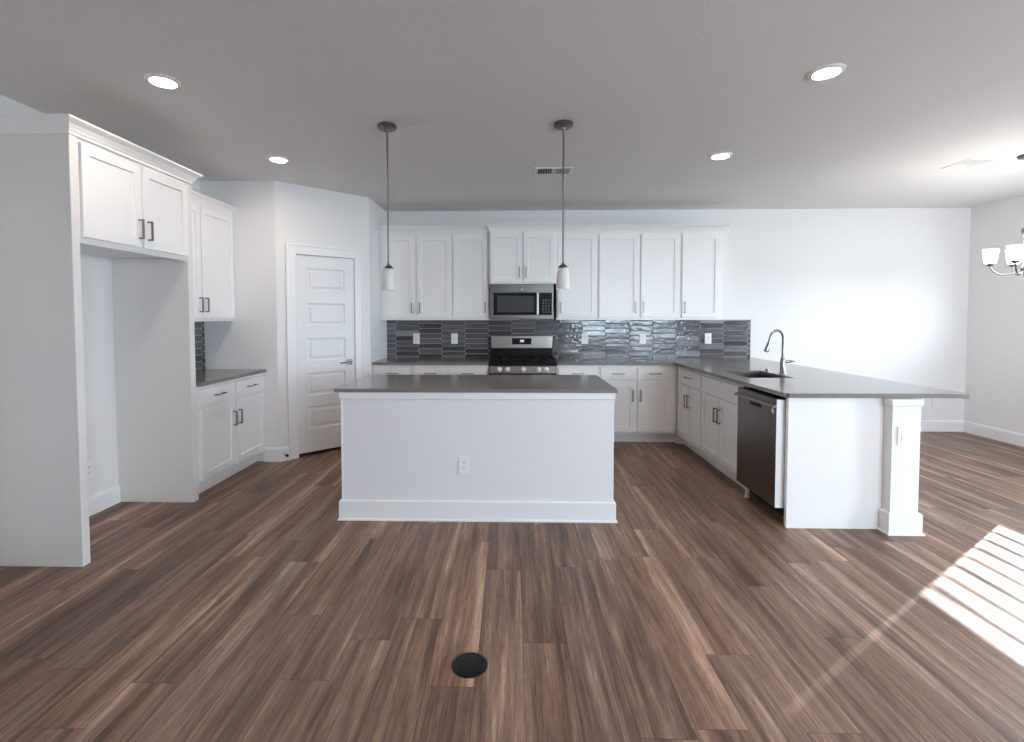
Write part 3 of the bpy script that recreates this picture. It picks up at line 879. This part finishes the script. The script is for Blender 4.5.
for gx in (-0.2475, 0.0, 0.2475):
    q = B(); gw = 0.116
    for x in (-gw, 0, gw): q.box(gx + x - 0.006, 0.045, 0.936, gx + x + 0.006, 0.565, 0.952)
    for y in (0.045, 0.17, 0.305, 0.43, 0.553): q.box(gx - gw, y, 0.936, gx + gw, y + 0.012, 0.950)
    for x in (-gw, gw):
        for y in (0.045, 0.553): q.box(gx + x - 0.007, y, 0.9145, gx + x + 0.007, y + 0.012, 0.94)
    q.build('grate', M['iron'], t)
yb = RD - 0.055
q = B(); q.prism([(-h, yb - 0.005, 0.896), (-h, yb, 1.185), (-h, RD, 1.185), (-h, RD, 0.896)], (2 * h, 0, 0)); q.build('backguard', M['black'], t)
q = B(); q.box(-h - 0.001, yb - 0.013, 1.037, h + 0.001, yb - 0.0035, 1.188); bgp = q.build('backguard_panel', M['stainless'], t, 0.003); bgp['label'] = 'stainless panel of the backguard'
q = B(); q.box(-0.118, yb - 0.0155, 1.085, 0.118, yb - 0.0130, 1.160); dsp = q.build('display', M['black_glass'], bgp, 0.001)
# clock figures glowing on the display
q = B(); yq = yb - 0.0162


def seg7(x, z, s, on):
    segs = {'a': (0, 2, 1, 2), 'g': (0, 1, 1, 1), 'd': (0, 0, 1, 0), 'f': (0, 1, 0, 2), 'b': (1, 1, 1, 2), 'e': (0, 0, 0, 1), 'c': (1, 0, 1, 1)}
    for k in on:
        x0, z0, x1, z1 = segs[k]; th = 0.0022
        q.box(x + x0 * s - th, yq - 0.0005, z + z0 * s - th, x + x1 * s + th, yq + 0.0005, z + z1 * s + th)


seg7(-0.026, 1.115, 0.011, 'bc'); seg7(-0.006, 1.115, 0.011, 'abgcd'); seg7(0.014, 1.115, 0.011, 'abcdef')
q.build('clock_figures', M['display'], t)

# ------------------------------------------------------------------ microwave over the range
MWY = 5.752
t = thing('microwave', 'stainless over the range microwave under the small raised cabinet', 'microwave', (0.116, MWY, 1.398))
h = 0.371; H = 0.4085
q = B(); q.box(-h, 0.03, 0.0, h, YB - MWY - 0.022, H); q.build('body', M['steel_dark_reflect'], t, 0.002)
q = B(); q.slab([-h, -0.290, 0.205, h], [0.0, 0.050, 0.312, H], lambda i, j: not (i == 1 and j == 1), 0.0, 0.029, lambda u, v, t_: (u, t_, v))
q.build('front_frame', M['steel_dark_reflect'], t, 0.002)
q = B(); q.box(-0.330, -0.004, 0.046, 0.212, -0.0003, 0.306); dr_ = q.build('door', M['black_glass'], t, 0.001)
q = B(); q.box(-0.288, -0.0062, 0.078, 0.150, -0.0042, 0.272); q.build('window', M['oven_glass'], dr_, 0.001)
q = B(); q.tube([(0.186, -0.003, 0.062), (0.186, -0.034, 0.062), (0.186, -0.034, 0.296), (0.186, -0.003, 0.296)], 0.011, square=True); ho = q.build('handle', M['steel_glare'], dr_, 0.003)
ho['label'] = 'bright vertical bar handle'
q = B(); q.box(0.214, -0.004, 0.046, 0.352, -0.0003, 0.306); kp = q.build('keypad', M['black_glass'], t, 0.001)
for r_ in range(5):
    for c_ in range(3):
        q = B(); q.box(0.236 + c_ * 0.034, -0.0048, 0.070 + r_ * 0.034, 0.260 + c_ * 0.034, -0.0042, 0.094 + r_ * 0.034); q.build('button', M['key'], kp)
q = B(); q.lathe([(0.013, -0.0022), (0.013, 0.0)], 20, (0, 0, 0.348), 'y'); q.build('emblem', M['chrome'], t)
q = B(); q.box(-h + 0.02, 0.04, -0.004, h - 0.02, 0.33, -0.0005); q.build('vent_grille', M['black'], t)


# ------------------------------------------------------------------ picket tile backsplashes
def splash(name, width, height, hole, label, mat4):
    L_, Ht, tip, gr = 0.318, 0.0635, 0.026, 0.0046
    P = L_ - tip
    q = B(); lay = q.bm.faces.layers.float.new('tone')
    cols = int(width / P) + 3; rows = int(height / Ht) + 3
    rnd = random.Random(11)
    for c_ in range(-1, cols + 1):
        for r_ in range(-2, rows):
            cx = c_ * P - 0.035; cz = r_ * Ht + (Ht / 2 if c_ % 2 else 0) + 0.016
            tone = min(1, max(0, rnd.gauss(0.48, 0.22)))
            if rnd.random() < 0.06: tone = 0.12
            a_ = L_ / 2 - gr / 2; hh = Ht / 2 - gr / 2

            def hexa(k, y):
                return [q.bm.verts.new((cx + x, y, cz + z)) for (x, z) in (
                    (-a_ + k, 0), (-a_ + tip + k * 0.6, -hh + k), (a_ - tip - k * 0.6, -hh + k), (a_ - k, 0), (a_ - tip - k * 0.6, hh - k), (-a_ + tip + k * 0.6, hh - k))]
            # each tile tilted by a hair, as hand-set glazed tile is
            o_, i_ = hexa(0, 0.0), hexa(0.004, -0.006)
            tx, tz = rnd.uniform(-0.010, 0.010), rnd.uniform(-0.02, 0.02)
            for v in i_: v.co.y += (v.co.x - cx) * tx + (v.co.z - cz) * tz
            f = q.bm.faces.new(i_); f[lay] = tone
            for n in range(6):
                f = q.bm.faces.new((o_[n], o_[(n + 1) % 6], i_[(n + 1) % 6], i_[n])); f[lay] = tone

    def cut(co, no):
        bmesh.ops.bisect_plane(q.bm, geom=q.bm.verts[:] + q.bm.edges[:] + q.bm.faces[:], dist=1e-6, plane_co=co, plane_no=no, clear_outer=True)
    cut((0, 0, 0), (-1, 0, 0)); cut((width, 0, 0), (1, 0, 0)); cut((0, 0, 0), (0, 0, -1)); cut((0, 0, height), (0, 0, 1))
    n0 = len(q.bm.faces)
    o = q.build(name, M['tile']); o.matrix_world = mat4
    s_ = B(); s_.box(0.0, 0.0005, 0, width, 0.0075, height); gt = s_.build('grout', M['grout'], o)
    return tag(o, label, 'backsplash', 'picket tile backsplashes')


splash('backsplash', 2.955 - PB[0] - 0.001, 1.384 - 0.915, None, 'long dark grey picket tile backsplash behind the range on the back wall', Matrix.Translation((PB[0] + 0.001, YB - 0.009, 0.915)))
splash('backsplash', PA[1] - 3.716 - 0.002, 1.384 - 0.915, None, 'short dark tile backsplash under the left upper cabinet',
       Matrix.Translation((XL + 0.009, 3.716, 0.915)) @ Matrix.Rotation(PI / 2, 4, 'Z'))
q = B(); q.box(-0.29, YB - 0.0085, 1.3845, 0.535, YB - 0.001, 1.3975)


# ------------------------------------------------------------------ kitchen island
IX0, IX1, IY0, IY1 = -1.192, 0.701, 3.372, 4.16
t = thing('kitchen_island', 'white paneled kitchen island in the middle of the room', 'island', ((IX0 + IX1) / 2, IY0, 0))
hx = (IX1 - IX0) / 2; dpI = IY1 - IY0
q = B(); q.box(-hx, 0, 0, hx, dpI, 0.898); q.build('body', M['island'], t, 0.002)
q = B()
IB = [(0, 0.0), (0.026, 0.0), (0.026, 0.010), (0.018, 0.016), (0.018, 0.132), (0.012, 0.139), (0, 0.139)]
q.sweep([(-hx, dpI), (-hx, 0), (hx, 0), (hx, dpI)], IB); q.build('baseboard', M['trim'], t)
q = B(); q.sweep([(-hx, dpI), (-hx, 0), (hx, 0), (hx, dpI)], [(0, 0.848), (0.004, 0.848), (0.010, 0.856), (0.010, 0.898), (0, 0.898)]); q.build('apron_trim', M['trim'], t)
for s in (-1, 1):
    q = B(); q.box(s * hx - (0.012 if s > 0 else 0.002), -0.002, 0.139, s * hx + (0.012 if s < 0 else 0.002), 0.03, 0.848)
    q.build('corner_bead', M['trim'], t, 0.001)
q = B(); q.box(-1.237, 3.354, 0.899, 0.724, 4.195, 0.925)
tag(q.build('countertop', M['quartz'], bevel=0.003), 'taupe quartz countertop on the kitchen island', 'countertop', 'quartz countertops')


# ------------------------------------------------------------------ outlets and switches (local front -y)
def outlet(label, loc, rz=0.0, kind='duplex', w_=0.074, h_=0.122, group='outlets and switches', name='wall_outlet'):
    t = thing(name, label, 'outlet' if kind != 'switch' else 'switch', loc, rz, group)
    q = B(); q.box(-w_ / 2, -0.0065, -h_ / 2, w_ / 2, -0.0005, h_ / 2); q.build('plate', M['plastic'], t, 0.002)
    if kind == 'switch':
        q = B(); q.prism([(-0.017, -0.0065, -0.033), (-0.017, -0.0105, -0.033), (-0.017, -0.0075, 0.033), (-0.017, -0.0065, 0.033)], (0.034, 0, 0)); q.build('rocker', M['plastic'], t)
    else:
        for s in (-1, 1):
            q = B(); q.lathe([(0.0165, -0.0085), (0.0165, -0.0060)], 20, (0, 0, s * 0.020), 'y'); r_ = q.build('receptacle', M['plastic'], t)
            q = B()
            for x in (-0.006, 0.006): q.box(x - 0.0012, -0.0091, s * 0.020 - 0.003, x + 0.0012, -0.0084, s * 0.020 + 0.006)
            q.box(-0.002, -0.0091, s * 0.020 - 0.010, 0.002, -0.0084, s * 0.020 - 0.006)
            q.build('slots', M['slot'], r_)
    return t


ysp = YB - 0.0175
for X_, lb in ((-1.200, 'white outlet on the back tile, nearest the pantry wall'),
               (-0.720, 'white outlet on the back tile just left of the range'),
               (0.907, 'white outlet on the back tile just right of the range'),
               (1.627, 'white outlet on the back tile, middle one right of the range'),
               (2.432, 'white outlet at the right end of the back tile above the sink corner')):
    outlet(lb, (X_, ysp, 1.152), w_=0.082, h_=0.132)
outlet('white outlet low in the front of the kitchen island', (-0.334, IY0 - 0.0005, 0.392))
outlet('white switch plate on the front of the peninsula post', (2.537, 3.2145, 0.648), 0, 'switch', w_=0.078, h_=0.122, name='light_switch')
outlet('white outlet low on the bare back wall right of the peninsula', (5.23, YB - 0.0005, 0.357))
outlet('white outlet inside the refrigerator recess above the baseboard', (XL + 0.0005, 3.392, 0.331), PI / 2)
outlet('white light switch on the pantry side wall above the back counter', (PB[0] + 0.0005, 5.54, 1.145), PI / 2, 'switch', name='light_switch')

# ------------------------------------------------------------------ ceiling: recessed lights, vents, pendants
for (x, y, lb) in ((-1.95, 2.745, 'round lit recessed light above the left panel, front left of the four'),
                   (1.70, 2.742, 'round lit recessed light at the front right of the ceiling'),
                   (-1.95, 4.10, 'round lit recessed light near the pantry corner'),
                   (1.712, 4.118, 'round lit recessed light above the peninsula near the back wall'),
                   (1.70, 1.39, 'added unseen recessed fill light over the living room, right of the camera'),  # this and the next two: unseen lamps added as warm fill
                   (-1.95, -0.60, 'added unseen recessed fill light at the left rear of the living room'),
                   (1.70, -0.60, 'added unseen recessed fill light at the right rear of the living room')):
    t = thing('recessed_light', lb, 'ceiling light', (x, y, ZC), 0, 'recessed ceiling lights')
    q = B(); q.lathe([(0.089, -0.0005), (0.088, -0.005), (0.066, -0.012), (0.061, -0.004), (0.061, -0.0005)], 40, cap=False); q.build('trim_ring', M['plastic'], t, smooth=True)
    q = B(); q.lathe([(0.060, -0.003), (0.060, -0.006)], 40); q.build('diffuser', M['lit'], t)


def vent(label, x0, x1, y0, y1, slats_x, n):
    t = thing('ceiling_vent', label, 'vent', ((x0 + x1) / 2, (y0 + y1) / 2, ZC), 0, 'ceiling vents')
    w2, d2 = (x1 - x0) / 2, (y1 - y0) / 2; f = 0.026
    q = B(); q.slab([-w2, -w2 + f, w2 - f, w2], [-d2, -d2 + f, d2 - f, d2], lambda i, j: not (i == 1 and j == 1), -0.008, -0.0005, lambda u, v, t_: (u, v, t_))
    q.build('frame', M['vent'], t, 0.002)
    q = B(); q.box(-w2 + f, -d2 + f, -0.0025, w2 - f, d2 - f, -0.0006); q.build('backing', M['shadow'], t)
    q = B()
    L2 = (w2 if slats_x else d2) - f
    for k in range(n):
        p = -L2 + (k + 0.5) * 2 * L2 / n; s = 0.008; dirn = 1 if p > 0 else -1
        if slats_x: q.prism([(p - s, -d2 + f, -0.003), (p - s + 0.0015, -d2 + f, -0.003), (p + s * dirn * 0.4 + 0.0015, -d2 + f, -0.012), (p + s * dirn * 0.4, -d2 + f, -0.012)], (0, 2 * (d2 - f), 0))
        else: q.prism([(-w2 + f, p - s, -0.003), (-w2 + f, p - s + 0.0015, -0.003), (-w2 + f, p + s * dirn * 0.4 + 0.0015, -0.012), (-w2 + f, p + s * dirn * 0.4, -0.012)], (2 * (w2 - f), 0, 0))
    if slats_x: q.box(-0.02, -d2 + f, -0.010, 0.02, d2 - f, -0.004)
    q.build('louvers', M['louver'], t)


vent('small white ceiling vent in front of the range cabinets', 0.205, 0.550, 4.385, 4.600, True, 14)
vent('white ceiling vent at the right near the chandelier', 3.83, 4.085, 4.235, 4.525, False, 12)

for (x, lb) in ((-0.860, 'left pendant lamp with white glass shade above the island'), (0.354, 'right pendant lamp with white glass shade above the island')):
    t = thing('pendant_lamp', lb, 'pendant light', (x, 3.41, ZC), 0, 'pendant lamps over the island')
    q = B(); q.lathe([(0.064, -0.0005), (0.066, -0.004), (0.064, -0.022), (0.058, -0.028), (0.014, -0.030), (0.010, -0.045)], 32); q.build('canopy', M['lamp_metal'], t, smooth=True)
    q = B(); q.tube([(0, 0, -0.04), (0, 0, -0.965)], 0.0062, 12); q.build('rod', M['lamp_metal'], t, smooth=True)
    q = B(); q.lathe([(0.008, -0.950), (0.011, -0.960), (0.020, -0.964), (0.030, -0.972), (0.035, -0.984), (0.034, -0.986)], 28); q.build('cap', M['lamp_metal'], t, smooth=True)
    q = B(); q.lathe([(0.031, -0.984), (0.037, -0.992), (0.040, -1.01), (0.0445, -1.06), (0.0485, -1.133), (0.0455, -1.133), (0.0415, -1.06), (0.034, -0.995)], 32, cap=False); q.build('lamp_shade', M['opal'], t, smooth=True)

# chandelier at the right edge
CHX, CHY = 4.238, 4.17
t = thing('chandelier', 'nickel chandelier with lit upturned white glass shades over the dining area', 'chandelier', (CHX, CHY, ZC))
q = B(); q.lathe([(0.072, -0.0005), (0.074, -0.006), (0.066, -0.022), (0.014, -0.030), (0.010, -0.05)], 32); q.build('canopy', M['lamp_metal'], t, smooth=True)
q = B(); q.tube([(0, 0, -0.04), (0, 0, -0.60)], 0.007, 12); q.build('rod', M['lamp_metal'], t, smooth=True)
zc = -(ZC - 1.80)
q = B(); q.lathe([(0.004, zc - 0.055), (0.010, zc - 0.045), (0.006, zc - 0.03), (0.024, zc - 0.012), (0.028, zc + 0.02), (0.018, zc + 0.05), (0.018, zc + 0.28), (0.030, zc + 0.30), (0.030, zc + 0.34), (0.010, zc + 0.36)], 28); q.build('column', M['lamp_metal'], t, smooth=True)
base_ang = math.atan2(-CHY, -CHX)
for k in range(5):
    a_ = base_ang - math.radians(16) - k * 2 * PI / 5
    ca, sa = math.cos(a_), math.sin(a_); r_ = 0.205
    pts = []
    for (rr, zz) in ((0.02, 0.0), (0.07, -0.022), (0.12, -0.030), (0.155, -0.022), (0.185, 0.002), (0.201, 0.030), (0.205, 0.052)):
        pts.append((rr * ca, rr * sa, zc + zz))
    q = B(); q.tube(pts, 0.0062, 10); arm = q.build('arm', M['lamp_metal'], t, smooth=True)
    cxk, cyk = r_ * ca, r_ * sa
    q = B(); q.lathe([(0.012, zc + 0.048), (0.026, zc + 0.054), (0.030, zc + 0.070), (0.026, zc + 0.074)], 24, (cxk, cyk, 0)); q.build('cup', M['lamp_metal'], arm, smooth=True)
    q = B(); q.lathe([(0.026, zc + 0.072), (0.036, zc + 0.076), (0.042, zc + 0.11), (0.047, zc + 0.15), (0.051, zc + 0.190), (0.047, zc + 0.190), (0.043, zc + 0.14), (0.036, zc + 0.085), (0.026, zc + 0.078)], 28, (cxk, cyk, 0), cap=False)
    sh = q.build('lamp_shade', M['shade_lit'], arm, smooth=True)

# ------------------------------------------------------------------ floor outlet
t = thing('floor_outlet', 'round black cover of a floor outlet set in the plank floor', 'floor outlet', (-0.172, 1.945, 0.0))
q = B(); q.lathe([(0.074, 0.0005), (0.073, 0.004), (0.066, 0.007), (0.058, 0.0065), (0.056, 0.004)], 40); q.build('ring', M['bronze'], t, smooth=True)
q = B(); q.lathe([(0.0555, 0.002), (0.0555, 0.0055), (0.050, 0.0062), (0.012, 0.0062)], 40); q.build('lid', M['bronze'], t, smooth=True)
